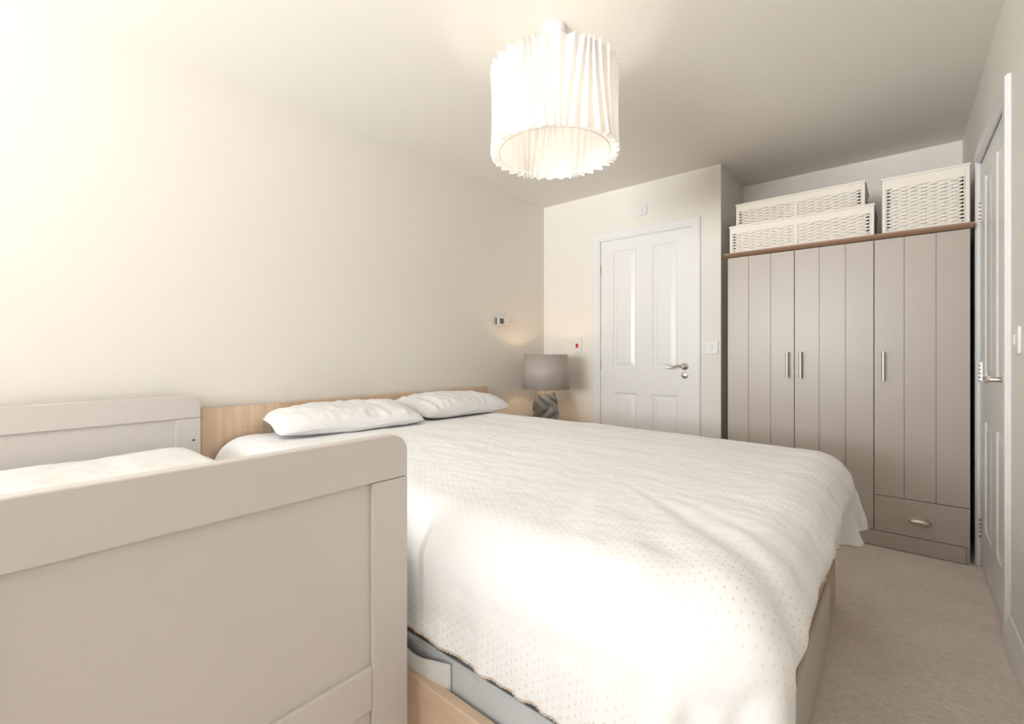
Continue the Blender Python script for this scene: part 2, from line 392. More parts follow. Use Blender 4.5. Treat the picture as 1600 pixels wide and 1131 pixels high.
# unseen window behind the camera, sized for the daylight it lets in
def window(name, w, loc, rz, WZ0=WZ0):
    """local: opening from x=0..w, room side at y=0, outside towards -y"""
    o = build(name, box(BM(), -0.03, w+0.03, 0.0005, 0.05, WZ0-0.03, WZ0-0.002), M_white, bevel=0.004); struct(o)
    o.location = loc; o.rotation_euler = (0,0,rz)
    fb = BM(); y0, y1 = -0.10, -0.04
    for a, b in ((0, 0.05), (w-0.05, w), (w/2-0.035, w/2+0.035)): box(fb, a, b, y0, y1, WZ0, WZ1)
    for a, b in ((WZ0, WZ0+0.05), (WZ1-0.05, WZ1)): box(fb, 0, w, y0, y1, a, b)
    box(fb, 0, w, y0+0.01, y1-0.01, 1.72, 1.76)
    build('window_frame', fb, M_white, o, bevel=0.004)
    build('window_pane', box(BM(), 0.04, w-0.04, -0.073, -0.069, WZ0+0.04, WZ1-0.04), M_glass, o)
window('window_1', WX1-WX0, (WX0, YN, 0), 0, RZ0)

# ---------------------------------------------------------------- electrical fittings
def plate(name, w, h, t=0.009):
    return prism(BM(), rounded_rect(-w/2, w/2, -h/2, h/2, 0.005, n=4), 'y', -t, 0)
def on_far(o, x, z, y=YF): o.location = (x, y-0.0004, z); return o
# fused spur / heater switch with red rocker
sw = build('heater_switch', plate('p', 0.088, 0.134), M_plastic, bevel=0.002); on_far(sw, 0.364, 1.113)
tag(sw, 'tall white wall switch with a red rocker between the corner and the panelled door', 'switch')
r = build('rocker', box(BM(), -0.012, 0.012, -0.014, -0.009, -0.020, 0.016), M_red, sw, bevel=0.002); tag(r, 'red rocker')
sw = build('isolator_switch', plate('p', 0.088, 0.090), M_plastic, bevel=0.002); on_far(sw, 0.958, 2.18)
tag(sw, 'small square white isolator switch on the wall above the panelled door', 'switch')
build('rocker', box(BM(), -0.008, 0.008, -0.014, -0.009, -0.018, 0.018), M_plastic, sw, bevel=0.002)
build('indicator', box(BM(), -0.006, 0.006, -0.011, -0.009, 0.024, 0.032), M_plastic, sw, bevel=0.001)
sw = build('light_switch', plate('p', 0.090, 0.090), M_plastic, bevel=0.002); on_far(sw, 1.487, 1.088)
tag(sw, 'square white light switch on the far wall between the panelled door and wardrobe', 'switch')
build('rocker', box(BM(), -0.009, 0.009, -0.014, -0.009, -0.018, 0.018), M_plastic, sw, bevel=0.002)
sw = build('light_switch', plate('p', 0.092, 0.092), M_plastic, bevel=0.002); sw.location = (W-0.0004, 2.255, 1.092); sw.rotation_euler = (0,0,-PI/2)
tag(sw, 'square white light switch on the right wall at the picture edge, beside the door', 'switch')
build('rocker', box(BM(), -0.010, 0.010, -0.014, -0.009, -0.016, 0.020), M_plastic, sw, bevel=0.002)
# thermostat on the left wall
th = build('thermostat', prism(BM(), rounded_rect(-0.072, 0.072, -0.036, 0.036, 0.006, n=4), 'y', -0.026, 0), M_plastic, bevel=0.003)
th.location = (0.0004, 2.835, 1.308); th.rotation_euler = (0,0,PI/2)
tag(th, 'small white room thermostat with a dark screen on the left wall', 'thermostat')
build('screen', box(BM(), -0.044, 0.004, -0.0275, -0.026, -0.021, 0.023), M_screen, th)
build('shaded_side', box(BM(), -0.0735, -0.0722, -0.022, -0.003, -0.030, 0.030), M_screen, th)  # thin dark strip standing in for the shaded near side of the casing
build('dial_button', box(BM(), 0.034, 0.046, -0.0285, -0.026, -0.014, 0.014), M_plastic, th, bevel=0.001)

# ---------------------------------------------------------------- pendant
pd = empty('pendant_lamp', (PEND[0], PEND[1], H))
tag(pd, 'large white pleated drum pendant lamp hanging from the ceiling over the bed', 'ceiling lamp')
ZB, ZT = 1.868-H, 2.195-H
build('ceiling_rose', lathe(BM(), [(0.05,-0.0005),(0.05,-0.022),(0.042,-0.034),(0.012,-0.04)], 0,0,32), M_plastic, pd, auto=35)
build('flex', tube(BM(), [(0,0,-0.035),(0,0,-0.22)], 0.0035, 8), M_plastic, pd, smooth=True)
build('lamp_holder', lathe(BM(), [(0.012,-0.205),(0.02,-0.215),(0.02,-0.27),(0.016,-0.275)], 0,0,24), M_plastic, pd, auto=35)
bb = BM(); lathe(bb, [(0.012,-0.275),(0.016,-0.29),(0.028,-0.315),(0.032,-0.335),(0.028,-0.358),(0.014,-0.374),(0.002,-0.378)], 0,0,24)
build('light_bulb', bb, M_bulb, pd, smooth=True)
def pleated():
    bm = BM(); NT = 46; per = 4; n = NT*per; nz = 14; R = 0.25; rows = []
    for k in range(nz+1):
        u = k/nz; z = ZB + (ZT-ZB)*u; row = []
        for i in range(n):
            th = 2*PI*i/n; ph = (i % per)/per; tri = 1-abs(2*ph-1)          # 0..1 zigzag
            # pleats lean as fans, alternately gathered at the top and the bottom
            sec = th*7/(2*PI); fan = math.sin(sec*2*PI)
            dth = 0.17*fan*(u-0.5)
            flare = 0.006*abs(2*u-1)**2
            r = R + flare + (tri-0.5)*0.024 + 0.004*math.sin(i*1.7)
            jag = 0.0
            if k in (0, nz): jag = (0.004*tri)*(1 if k else -1)
            row.append(bm.verts.new((r*math.cos(th+dth), r*math.sin(th+dth), z+jag)))
        rows.append(row)
    for a, b in zip(rows, rows[1:]):
        for i in range(n): bm.faces.new((a[i], a[(i+1)%n], b[(i+1)%n], b[i]))
    o = build('lamp_shade', bm, M_shade, pd)
    return o
sh = pleated()
def ring(par, name, rr, z, m_): return build(name, tube(BM(), [(rr*math.cos(a), rr*math.sin(a), z) for a in np.linspace(0, 2*PI, 64, endpoint=False)], 0.0017, 6, closed=True), m_, par, smooth=True)
ring(pd, 'shade_ring', 0.226, ZB+0.006, M_plastic)
wr = BM(); tube(wr, [(0.226*math.cos(a), 0.226*math.sin(a), ZT-0.03) for a in np.linspace(0, 2*PI, 64, endpoint=False)], 0.0016, 6, closed=True)
for a in (0.4, 0.4+2*PI/3, 0.4+4*PI/3): tube(wr, [(0.02*math.cos(a), 0.02*math.sin(a), -0.225), (0.226*math.cos(a), 0.226*math.sin(a), ZT-0.03)], 0.0016, 6)
build('shade_frame', wr, M_plastic, pd, smooth=True)

# ---------------------------------------------------------------- bedside cabinet and table lamp
nx0, nx1, ny0, ny1, nzt = 0.03, 0.47, 2.80, 3.30, 0.47
ns = empty('bedside_cabinet', ((nx0+nx1)/2, (ny0+ny1)/2, 0))
tag(ns, 'light oak bedside cabinet in the far left corner, under the grey table lamp', 'bedside cabinet')
lx, ly = (nx1-nx0)/2, (ny1-ny0)/2
bm = BM(); box(bm, -lx, lx-0.02, -ly, -ly+0.018, 0.002, nzt-0.022); box(bm, -lx, lx-0.02, ly-0.018, ly, 0.002, nzt-0.022); box(bm, -lx, -lx+0.01, -ly+0.018, ly-0.018, 0.002, nzt-0.022); box(bm, -lx+0.01, lx-0.02, -ly+0.018, ly-0.018, 0.05, 0.068)
build('body', bm, M_oak_z, ns, bevel=0.001)
build('table_top', box(BM(), -lx, lx, -ly-0.005, ly+0.005, nzt-0.022, nzt), M_oak_y, ns, bevel=0.002)
for z0, z1 in ((0.07, 0.265), (0.27, 0.472)):
    dr = build('drawer', box(BM(), lx-0.019, lx-0.001, -ly+0.002, ly-0.002, z0, z1), M_oak_y, ns, bevel=0.001)
    build('knob', tube(BM(), [(lx-0.001, 0, (z0+z1)/2), (lx+0.02, 0, (z0+z1)/2)], 0.012, 16), M_nickel, dr, auto=40)
tl = empty('table_lamp', (BL[0], BL[1], nzt+0.001))
tag(tl, 'table lamp with taupe drum shade on a wavy slate ceramic base in the corner', 'table lamp')
def lamp_base():
    bm = BM(); n = 120; nz = 60; hh = 0.272; rows = []
    for k in range(nz+1):
        u = k/nz; z = u*hh
        env = 0.108*(math.sin(PI*(0.16+0.74*u))**0.45)
        if u > 0.93: env *= (1-(u-0.93)/0.07*0.35)
        row = []
        for i in range(n):
            th = 2*PI*i/n
            ph = 5*th + 3.4*math.sin(u*2*PI*1.15+0.9) + 0.6*u*PI
            w = 1-abs(math.sin(ph/2))**0.7
            r = env*(1.05 - 0.32*w) + 0.006*math.sin(2*th+5*u)
            row.append(bm.verts.new((r*math.cos(th), r*math.sin(th)*0.95, z)))
        rows.append(row)
    for a, b in zip(rows, rows[1:]):
        for i in range(n): bm.faces.new((a[i], a[(i+1)%n], b[(i+1)%n], b[i]))
    bm.faces.new(rows[0][::-1]); bm.faces.new(rows[-1])
    return bm
build('lamp_base', lamp_base(), M_ceramic, tl, smooth=True)
build('lamp_stem', lathe(BM(), [(0.016,0.271),(0.016,0.290),(0.008,0.294),(0.008,0.33),(0.018,0.335),(0.018,0.36)], 0,0,20), M_brass, tl, auto=35)
build('light_bulb', lathe(BM(), [(0.012,0.36),(0.02,0.375),(0.03,0.40),(0.028,0.425),(0.012,0.442),(0.002,0.445)], 0,0,20), emit('bedside_bulb_glass', (1.0,0.7,0.42), 3), tl, smooth=True)
s0, s1 = 0.287, 0.565
bm = BM(); lathe(bm, [(0.196,s0),(0.176,s1)], 0,0,72, cap=False); 
o = build('lamp_shade', bm, M_greyshade, tl, smooth=True); md = o.modifiers.new('s','SOLIDIFY'); md.thickness = 0.0015; md.offset = 1
o.data.materials.append(M_inner)
bm = BM(); lathe(bm, [(0.1945,s0+0.001),(0.1745,s1-0.001)], 0,0,72, cap=False); build('shade_lining', bm, M_inner, o, smooth=True)
ring(tl, 'shade_ring', 0.195, s0+0.002, M_greyshade); ring(tl, 'shade_ring', 0.175, s1-0.002, M_greyshade)
bm = BM()
for a in (0,2*PI/3,4*PI/3): tube(bm, [(0.01*math.cos(a),0.01*math.sin(a),0.355),(0.188*math.cos(a),0.188*math.sin(a),0.355)], 0.0012, 6)
build('shade_carrier', bm, M_greyshade, tl, smooth=True)

# ---------------------------------------------------------------- wardrobe
WL, WR_, WF, WB_, WZ = CX-0.852, CX+0.268, 3.18, 3.74, 1.69
wd = empty('wardrobe', ((WL+WR_)/2, (WF+WB_)/2, 0))
tag(wd, 'three door taupe grey panelled wardrobe with brown wood top in the alcove', 'wardrobe')
ox, oy = (WL+WR_)/2, (WF+WB_)/2
def lb(bm, x0, x1, y0, y1, z0, z1): return box(bm, x0-ox, x1-ox, y0-oy, y1-oy, z0, z1)
bm = BM(); lb(bm, WL, WL+0.016, WF+0.018, WB_, 0.002, WZ-0.025); lb(bm, WR_-0.016, WR_, WF+0.018, WB_, 0.002, WZ-0.025)
lb(bm, WL+0.016, WR_-0.016, WB_-0.006, WB_, 0.08, WZ-0.025); lb(bm, WL+0.016, WR_-0.016, WF+0.02, WB_-0.006, 0.08, 0.096); lb(bm, WL+0.016, WR_-0.016, WF+0.02, WB_-0.006, WZ-0.041, WZ-0.025)
build('body', bm, M_ward, wd)
build('plinth', lb(BM(), WL+0.0165, WR_-0.0165, WF+0.004, WF+0.02, 0.002, 0.084), M_ward, wd, bevel=0.001)
# right side of the plinth line reaches the carcase edges
cz = WZ-0.025
prof = [(WF-0.022-oy, WZ), (WF-0.022-oy, WZ-0.010), (WF-0.012-oy, WZ-0.020), (WF-0.004-oy, WZ-0.0245), (WB_-oy, WZ-0.0245), (WB_-oy, WZ)]
build('cornice', prism(BM(), prof, 'x', WL-0.016-ox, WR_+0.012-ox), M_walnut, wd, auto=25)
def plank_door(x0, x1, z0, z1):
    n = 3; w = (x1-x0)/n; g = 0.0022; pts = [(x0, WF+0.018)]
    pts.append((x0, WF+0.001)); pts.append((x0+0.001, WF))
    for k in (1, 2):
        xc = x0+k*w; pts += [(xc-g, WF), (xc-g*0.5, WF+0.006), (xc+g*0.5, WF+0.006), (xc+g, WF)]
    pts += [(x1-0.001, WF), (x1, WF+0.001), (x1, WF+0.018)]
    return prism(BM(), [(p[0]-ox, p[1]-oy) for p in pts], 'z', z0, z1)
def bar_handle(x, z, parent):
    bm = BM(); y = WF-0.030-oy
    tube(bm, [(x-ox, y, z-0.078), (x-ox, y, z+0.078)], 0.0075, 14)
    for dz in (-0.060, 0.060): tube(bm, [(x-ox, y, z+dz), (x-ox, WF-oy, z+dz)], 0.0045, 10)
    build('handle', bm, M_nickel, parent, auto=40)
WW = WR_-WL; gp = 0.0016
xb = [WL, WL+WW/3, WL+2*WW/3, WR_]
zt = WZ-0.029
da = build('door', plank_door(xb[0]+0.001, xb[1]-gp, 0.088, zt), M_ward, wd); bar_handle(xb[1]-0.033, 0.978, da)
db = build('door', plank_door(xb[1]+gp, xb[2]-gp, 0.088, zt), M_ward, wd); bar_handle(xb[1]+0.035, 0.978, db)
dc = build('door', plank_door(xb[2]+gp, xb[3]-0.001, 0.282, zt), M_ward, wd); bar_handle(xb[2]+0.040, 0.978, dc)
dw = build('drawer', lb(BM(), xb[2]+gp, xb[3]-0.001, WF, WF+0.018, 0.088, 0.278), M_ward, wd, bevel=0.001)
def cup(xc, zc):
    bm = BM(); n = 20; mth = 8; rows = []
    for j in range(mth+1):
        v = j/mth*PI/2; row = []
        for i in range(n+1):
            u = PI*i/n
            row.append(bm.verts.new((xc-ox+0.046*math.cos(u)*math.cos(v*0.0)*(1 if j == 0 else math.cos(v)**0.5 if v < PI/2-1e-6 else 0), WF-0.026*math.sin(v)*1-oy-0.0005, zc-0.006+0.024*math.sin(u)*math.cos(v)**0.8 if v < PI/2-1e-6 else zc-0.006)))
        rows.append(row)
    for a, b in zip(rows, rows[1:]):
        for i in range(n): bm.faces.new((a[i], a[i+1], b[i+1], b[i]))
    bmesh.ops.remove_doubles(bm, verts=bm.verts, dist=1e-5)
    o = build('cup_handle', bm, M_nickel, dw, smooth=True); s = o.modifiers.new('s','SOLIDIFY'); s.thickness = 0.0015; s.offset = 0
    # flange
    fb = BM(); ring = [(xc-ox+0.054*math.cos(a), zc-0.004+0.030*math.sin(a)*(1 if math.sin(a) > 0 else 0.42)) for a in np.linspace(0,2*PI,40,endpoint=False)]
    prism(fb, ring, 'y', WF-0.002-oy, WF-oy); build('handle_plate', fb, M_nickel, o, auto=40)
cup(CX+0.082, 0.176)

# ---------------------------------------------------------------- wicker baskets
def basket(name, w, d, h, label, group, loc, strut, lid=True):
    t = empty(name, loc); tag(t, label, 'basket', group)
    band = 0.040 if h < 0.25 else 0.052; post = 0.016; bot = 0.014
    fb = BM()
    for sx in (-1, 1):
        for sy in (-1, 1):
            x = sx*(w/2-post/2); y = sy*(d/2-post/2); box(fb, x-post/2, x+post/2, y-post/2, y+post/2, 0.001, h-0.012)
    for y in (-d/2, d/2-0.012):
        box(fb, -w/2+post, w/2-post, y, y+0.012, h-0.012-band, h-0.012); box(fb, -w/2+post, w/2-post, y, y+0.012, 0.001, bot)
    for x in (-w/2, w/2-0.012):
        box(fb, x, x+0.012, -d/2+post, d/2-post, h-0.012-band, h-0.012); box(fb, x, x+0.012, -d/2+post, d/2-post, 0.001, bot)
    box(fb, -w/2+post, w/2-post, -d/2+post, d/2-post, 0.004, 0.010)
    build('frame', fb, M_wickerframe, t, bevel=0.0015)
    if strut:
        for ya, yb in ((-d/2-0.001, -d/2+0.008), (d/2-0.008, d/2+0.001)): build('centre_strut', box(BM(), -0.009, 0.009, ya, yb, bot, h-0.012-band), M_wickerframe, t, bevel=0.001)
    z0, z1 = bot, h-0.012-band; pitch = 0.019; rows = max(2, round((z1-z0)/pitch)); pitch = (z1-z0)/rows
    wv = BM()
    for (ax, half, pos) in (('x', w/2-post, -d/2+0.007), ('x', w/2-post, d/2-0.007), ('y', d/2-post, -w/2+0.007), ('y', d/2-post, w/2-0.007)):
        nst = max(4, round(2*half/0.040)); sp = 2*half/nst; ns_ = nst*6
        def P(s, o, z): return (s, pos+o, z) if ax == 'x' else (pos+o, s, z)
        for k in range(nst+1):     # upright stakes
            s = -half+k*sp; s = max(-half+0.003, min(half-0.003, s)); tube(wv, [P(s, 0, z0), P(s, 0, z1)], 0.0026, 6)
        for r in range(rows):
            for sub in (0, 1):
                ph = (r*2+sub) % 2
                prev = None
                for q in range(ns_+1):
                    s = -half+2*half*q/ns_; e = min(1.0, min(s+half, half-s)/(sp*0.85)); e = e*e*(3-2*e)
                    o_ = 0.0062*math.sin(PI*((s+half)/sp-0.5) + ph*PI)
                    hz = pitch*(0.12+0.127*e)
                    zc = z0+(r+0.5)*pitch + (sub-0.5)*pitch*(0.22+0.27*e) + 0.0006*noise.noise(Vector((s*40, r*3.1+sub, pos*9)))
                    ring = [wv.verts.new(P(s, o_+a*0.0021, zc+b*hz)) for a, b in ((-0.6,-1),(-1,-0.45),(-1,0.45),(-0.6,1),(0.6,1),(0.6,-1))]
                    if prev:
                        for i in range(6): wv.faces.new((prev[i], prev[(i+1)%6], ring[(i+1)%6], ring[i]))
                    prev = ring
    build('woven_sides', wv, M_wicker, t, auto=50)
    if lid:
        l_ = BM(); box(l_, -w/2-0.004, w/2+0.004, -d/2-0.004, d/2+0.004, h-0.012, h); build('lid', l_, M_wickerframe, t, bevel=0.003)
    return t
gA = 'white wicker baskets on top of the wardrobe'
bA = basket('wicker_basket', 0.737, 0.40, 0.178, 'long low white wicker basket, lower of the stacked pair on the wardrobe', gA, (CX-0.4735, WF+0.012+0.20, WZ+0.001), True)
bB = basket('wicker_basket', 0.690, 0.36, 0.178, 'long white wicker basket, upper of the stacked pair on the wardrobe', gA, (CX-0.496, WF+0.16+0.18, WZ+0.0025+0.178), True)
bC = basket('wicker_basket', 0.338, 0.40, 0.300, 'tall square white wicker basket at the right end of the wardrobe top', gA, (CX+0.098, WF+0.012+0.20, WZ+0.001), False)

# ---------------------------------------------------------------- cot
def cot():
    t = empty('cot_bed', (0.82, 0.31, 0)); tag(t, 'dove grey toddler cot with solid panelled ends, standing in the foreground', 'cot')
    Y0, Y1, ZT_ = -0.085, 0.682, 0.857
    yc, xc = 0.31, 0.82
    def end(name, xo, face, label):
        """xo = outer x face; face = +1 if the moulded face looks to +x"""
        th = 0.030
        rail = build(name, prism(BM(), [(p[0]-yc, p[1]) for p in rounded_rect(Y0, Y1, ZT_-0.102, ZT_, 0.045, (0,0,1,1))], 'x', xo-th-xc if face > 0 else xo-xc, xo-xc if face > 0 else xo+th-xc), M_cot, t, bevel=0.003, seg=3, auto=30)
        a, b = (xo-th-xc, xo-xc) if face > 0 else (xo-xc, xo+th-xc)
        for (y0, y1) in ((Y0, Y0+0.095), (Y1-0.095, Y1)):
            build('post', box(BM(), a+0.0005, b-0.0005, y0-yc, y1-yc, 0.002, ZT_-0.1032), M_cot, rail, bevel=0.002)
        build('lower_rail', box(BM(), a+0.001, b-0.001, Y0+0.0955-yc, Y1-0.0955-yc, 0.244, 0.342), M_cot, rail, bevel=0.003)
        for z0, z1 in ((0.3425, ZT_-0.1025), (0.10, 0.2435)):
            build('panel', box(BM(), a+0.010, b-0.012, Y0+0.0957-yc, Y1-0.0957-yc, z0, z1), M_cot, rail)
        return rail, a, b
    f1, a1, b1 = end('foot_board', 1.609, 1, '')
    f2, a2, b2 = end('head_board', 0.045, -1, '')
    # bolt heads on the head board post
    for y in (Y1-0.028, Y0+0.028):
        build('bolt', tube(BM(), [(b2-0.001, y-yc, 0.655), (b2+0.002, y-yc, 0.655)], 0.0045, 14), M_screw, f2, auto=40)
    bm = BM(); x0, x1 = b2, a1
    box(bm, x0, x1, Y0-yc+0.005, Y0-yc+0.025, 0.34, 0.44); box(bm, x0, x1, Y1-yc-0.03, Y1-yc-0.008, 0.34, 0.40)
    build('side_rail', bm, M_cot, t, bevel=0.003)
    build('mattress_base', box(BM(), x0, x1, Y0-yc+0.026, Y1-yc-0.031, 0.40, 0.42), M_cot, t)
    bm = box(BM(), 0.09, 1.565, -0.052, 0.645, 0.422, 0.54)
    m = build('cot_mattress', bm, M_cot_cotton, bevel=0.03, seg=4, auto=40)
    tag(m, 'white mattress lying inside the dove grey cot under its quilt', 'mattress')
cot()

# ---------------------------------------------------------------- soft things
def fbm(p, s, o=3):
    v = 0; a = 1
    for _ in range(o): v += a*noise.noise(p*s); s *= 2.1; a *= 0.5
    return v
def grid_mesh(P, uvs=None):
    """P: (n,m,3) array -> bmesh with uv"""
    n, m = P.shape[:2]; bm = BM(); vs = [[bm.verts.new(P[i, j]) for j in range(m)] for i in range(n)]
    uvl = bm.loops.layers.uv.new('UVMap') if uvs is not None else None
    for i in range(n-1):
        for j in range(m-1):
            f = bm.faces.new((vs[i][j], vs[i+1][j], vs[i+1][j+1], vs[i][j+1]))
            if uvl:
                for l, (a, b) in zip(f.loops, ((i,j),(i+1,j),(i+1,j+1),(i,j+1))): l[uvl].uv = uvs[a, b]
    return bm
def drape(x0, x1, y0, y1, dx, core, R, z_init, steps=170, iters=9, clampf=None, seed=3, crump=0.0, push=None, warp=None):
    """a sheet of cloth laid over a rounded box and allowed to settle"""
    nx = int(round((x1-x0)/dx))+1; ny = int(round((y1-y0)/dx))+1
    X, Y = np.meshgrid(np.linspace(x0, x1, nx), np.linspace(y0, y1, ny), indexing='ij')
    if warp: X, Y = warp(X, Y)
    rs = np.random.RandomState(seed)
    rest = np.stack([X, Y, np.full_like(X, z_init)], -1)
    def over(s):          # a sheet bent down over the rounded edge: outward run and drop
        a = np.clip(s/R, 0, PI/2); return R*np.sin(a), R*(1-np.cos(a))+np.maximum(0, s-R*PI/2)
    P = rest.copy()
    sx = np.maximum(0, X-core[1]); o, zx = over(sx); P[..., 0] = np.minimum(X, core[1])+o
    s0 = np.maximum(0, core[2]-Y); s1 = np.maximum(0, Y-core[3]); o0, z0 = over(s0); o1, z1 = over(s1)
    P[..., 1] = np.clip(Y, core[2], core[3])-o0+o1; zy = z0+z1
    P[..., 2] = core[4]+R+0.004-np.maximum(zx, zy)-0.45*np.minimum(zx, zy); P[..., 2] += rs.rand(nx, ny)*0.004
    both = np.minimum(zx, zy)[..., None]/0.4
    P += both*np.where(Y[..., None] > 1.5, np.array([0.10, 0.10, 0]), np.array([0.10, -0.10, 0]))
    V = np.zeros_like(P)
    lo = np.array([core[0], core[2], -1.0]); hi = np.array([core[1], core[3], core[4]])
    cons = []                                   # (slice a, slice b, rest length, stiffness)
    def add(ax, bx, k, c=1.0):
        a = np.zeros((nx, ny), int); ra, rb = rest[ax], rest[bx]; n_, m_ = min(ra.shape[0], rb.shape[0]), min(ra.shape[1], rb.shape[1])
        cons.append((ax, bx, n_, m_, np.sqrt(((ra[:n_, :m_]-rb[:n_, :m_])**2).sum(-1, keepdims=True))*c, k))
    al = slice(None); cc = 1+crump
    for st in (0, 1):
        add((slice(st, -1, 2), al), (slice(st+1, None, 2), al), 1.0, cc); add((al, slice(st, -1, 2)), (al, slice(st+1, None, 2)), 1.0, cc)
    for st in (0, 1):
        for c0 in (0, 1):
            add((slice(st, -1, 2), slice(c0, -1, 2)), (slice(st+1, None, 2), slice(c0+1, None, 2)), 0.35, cc)
            add((slice(st, -1, 2), slice(c0+1, None, 2)), (slice(st+1, None, 2), slice(c0, -1, 2)), 0.35, cc)
    for st in range(3):
        add((slice(st, -2, 3), al), (slice(st+2, None, 3), al), 0.10); add((al, slice(st, -2, 3)), (al, slice(st+2, None, 3)), 0.10)
    dt = 1/50
    for s in range(steps):
        V[..., 2] -= 9.8*dt*0.6
        if push is not None: V += push(rest, P)*dt
        V *= 0.955; Q = P + V*dt
        for it in range(iters):
            for ax, bx, n_, m_, d, k in cons:
                A = Q[ax][:n_, :m_]; B = Q[bx][:n_, :m_]
                D = B-A; l = np.sqrt((D*D).sum(-1, keepdims=True))+1e-9; c = D*((l-d)/l)*(0.5*k); A += c; B -= c
            C = np.clip(Q, lo, hi); D = Q-C; l = np.sqrt((D*D).sum(-1, keepdims=True)); ins = l < R
            Dn = np.where(l > 1e-6, D/(l+1e-9), np.array([0, 0, 1.0])); Q = np.where(ins, C+Dn*R, Q)
            touch = ins[..., 0]
            Q[touch, :2] += (P[touch, :2]-Q[touch, :2])*0.6
            if clampf: clampf(Q)
        V = (Q-P)/dt; P = Q
    return P, rest
def upsample(P, f):
    def cr(A, f):
        n = A.shape[0]; t = np.linspace(0, n-1, (n-1)*f+1); i = np.minimum(t.astype(int), n-2); u = (t-i)[:, None, None]
        p0 = A[np.maximum(i-1, 0)]; p1 = A[i]; p2 = A[i+1]; p3 = A[np.minimum(i+2, n-1)]
        return 0.5*((2*p1)+(-p0+p2)*u+(2*p0-5*p1+4*p2-p3)*u*u+(-p0+3*p1-3*p2+p3)*u**3)
    return cr(cr(P, f).transpose(1,0,2), f).transpose(1,0,2)
def normals(P):
    a = np.gradient(P, axis=0); b = np.gradient(P, axis=1); n = np.cross(a, b); return n/(np.linalg.norm(n, axis=-1, keepdims=True)+1e-9)

# bed -----------------------------------------------------------------
bed = empty('double_bed', (1.17, 1.52, 0)); bx, by = 1.17, 1.52
tag(bed, 'large light oak double bed with its headboard against the left wall', 'bed')
def bb_(x0, x1, y0, y1, z0, z1): return box(BM(), x0-bx, x1-bx, y0-by, y1-by, z0, z1)
BY0, BY1, BXF = 0.722, 2.325, 2.312
hbz = 0.787
hb = build('headboard', bb_(0.018, 0.046, 1.0445, 2.2625, 0.15, hbz), M_oak_y, bed, bevel=0.0015)
build('headboard_wing', bb_(0.018, 0.046, 0.690, 1.0435, 0.15, hbz), M_oak_z, bed, bevel=0.0015)
build('headboard_wing', bb_(0.018, 0.046, 2.2635, 2.628, 0.15, hbz), M_oak_z, bed, bevel=0.0015)
build('side_board', bb_(0.047, BXF-0.026, BY0, BY0+0.025, 0.004, 0.235), M_oak_x, bed, bevel=0.002)
build('side_board', bb_(0.047, BXF-0.026, BY1-0.025, BY1, 0.004, 0.235), M_oak_x, bed, bevel=0.002)
build('foot_board', bb_(BXF-0.025, BXF, BY0, BY1, 0.004, 0.30), M_oak_y, bed, bevel=0.002)
M_cream = add_noise(mat('cream_laminate', (0.66, 0.61, 0.54), 0.45), 80, 0.01, 0.05, 0.001)
tag(build('end_panel', bb_(BXF+0.0005, BXF+0.012, BY0+0.03, 2.0, 0.006, 0.222), M_cream, bed, bevel=0.002), 'cream panel on the oak foot of the bed')
build('slat_base', bb_(0.047, BXF-0.026, BY0+0.026, BY1-0.026, 0.16, 0.19), M_oak_x, bed)
# mattress
mt = empty('mattress', (1.17, 1.52, 0.192)); tag(mt, 'thick pale grey mattress on the double bed, seen under the duvet hem', 'mattress')
def soft_box(x0, x1, y0, y1, z0, z1, r):
    bm = BM(); pts = rounded_rect(x0, x1, y0, y1, r, n=6)
    prism(bm, [(p[0]-1.17, p[1]-1.52) for p in pts], 'z', z0-0.192, z1-0.192); return bm
build('border', soft_box(0.055, 2.275, 0.757, 2.29, 0.194, 0.305, 0.05), M_mattress, mt, bevel=0.012, seg=4, auto=50)
build('pillow_top', soft_box(0.058, 2.272, 0.760, 2.287, 0.307, 0.53, 0.05), M_matband, mt, bevel=0.03, seg=5, auto=50)
pp = [(p[0]-1.17, p[1]-1.52, 0.306-0.192) for p in rounded_rect(0.052, 2.278, 0.754, 2.293, 0.05, n=6)]
build('piping', tube(BM(), pp, 0.0045, 8, closed=True), M_mattress, mt, smooth=True)
# carrying strap on the near side
def strap():
    n = 24; m = 6; P = np.zeros((n, m, 3))
    for i in range(n):
        u = i/(n-1); x = 1.44+0.245*u
        for j in range(m):
            v = j/(m-1); bow = 0.016*math.sin(PI*u)**0.6
            P[i, j] = (x-1.17, 0.7545-bow-0.002-1.52, 0.232+0.060*v - 0.012*math.sin(PI*u) + 0.004*math.sin(9*u) - 0.02*u*(1-v) - 0.192)
    o = build('carry_strap', grid_mesh(P), M_strap, mt, smooth=True); s = o.modifiers.new('s','SOLIDIFY'); s.thickness = 0.003
strap()

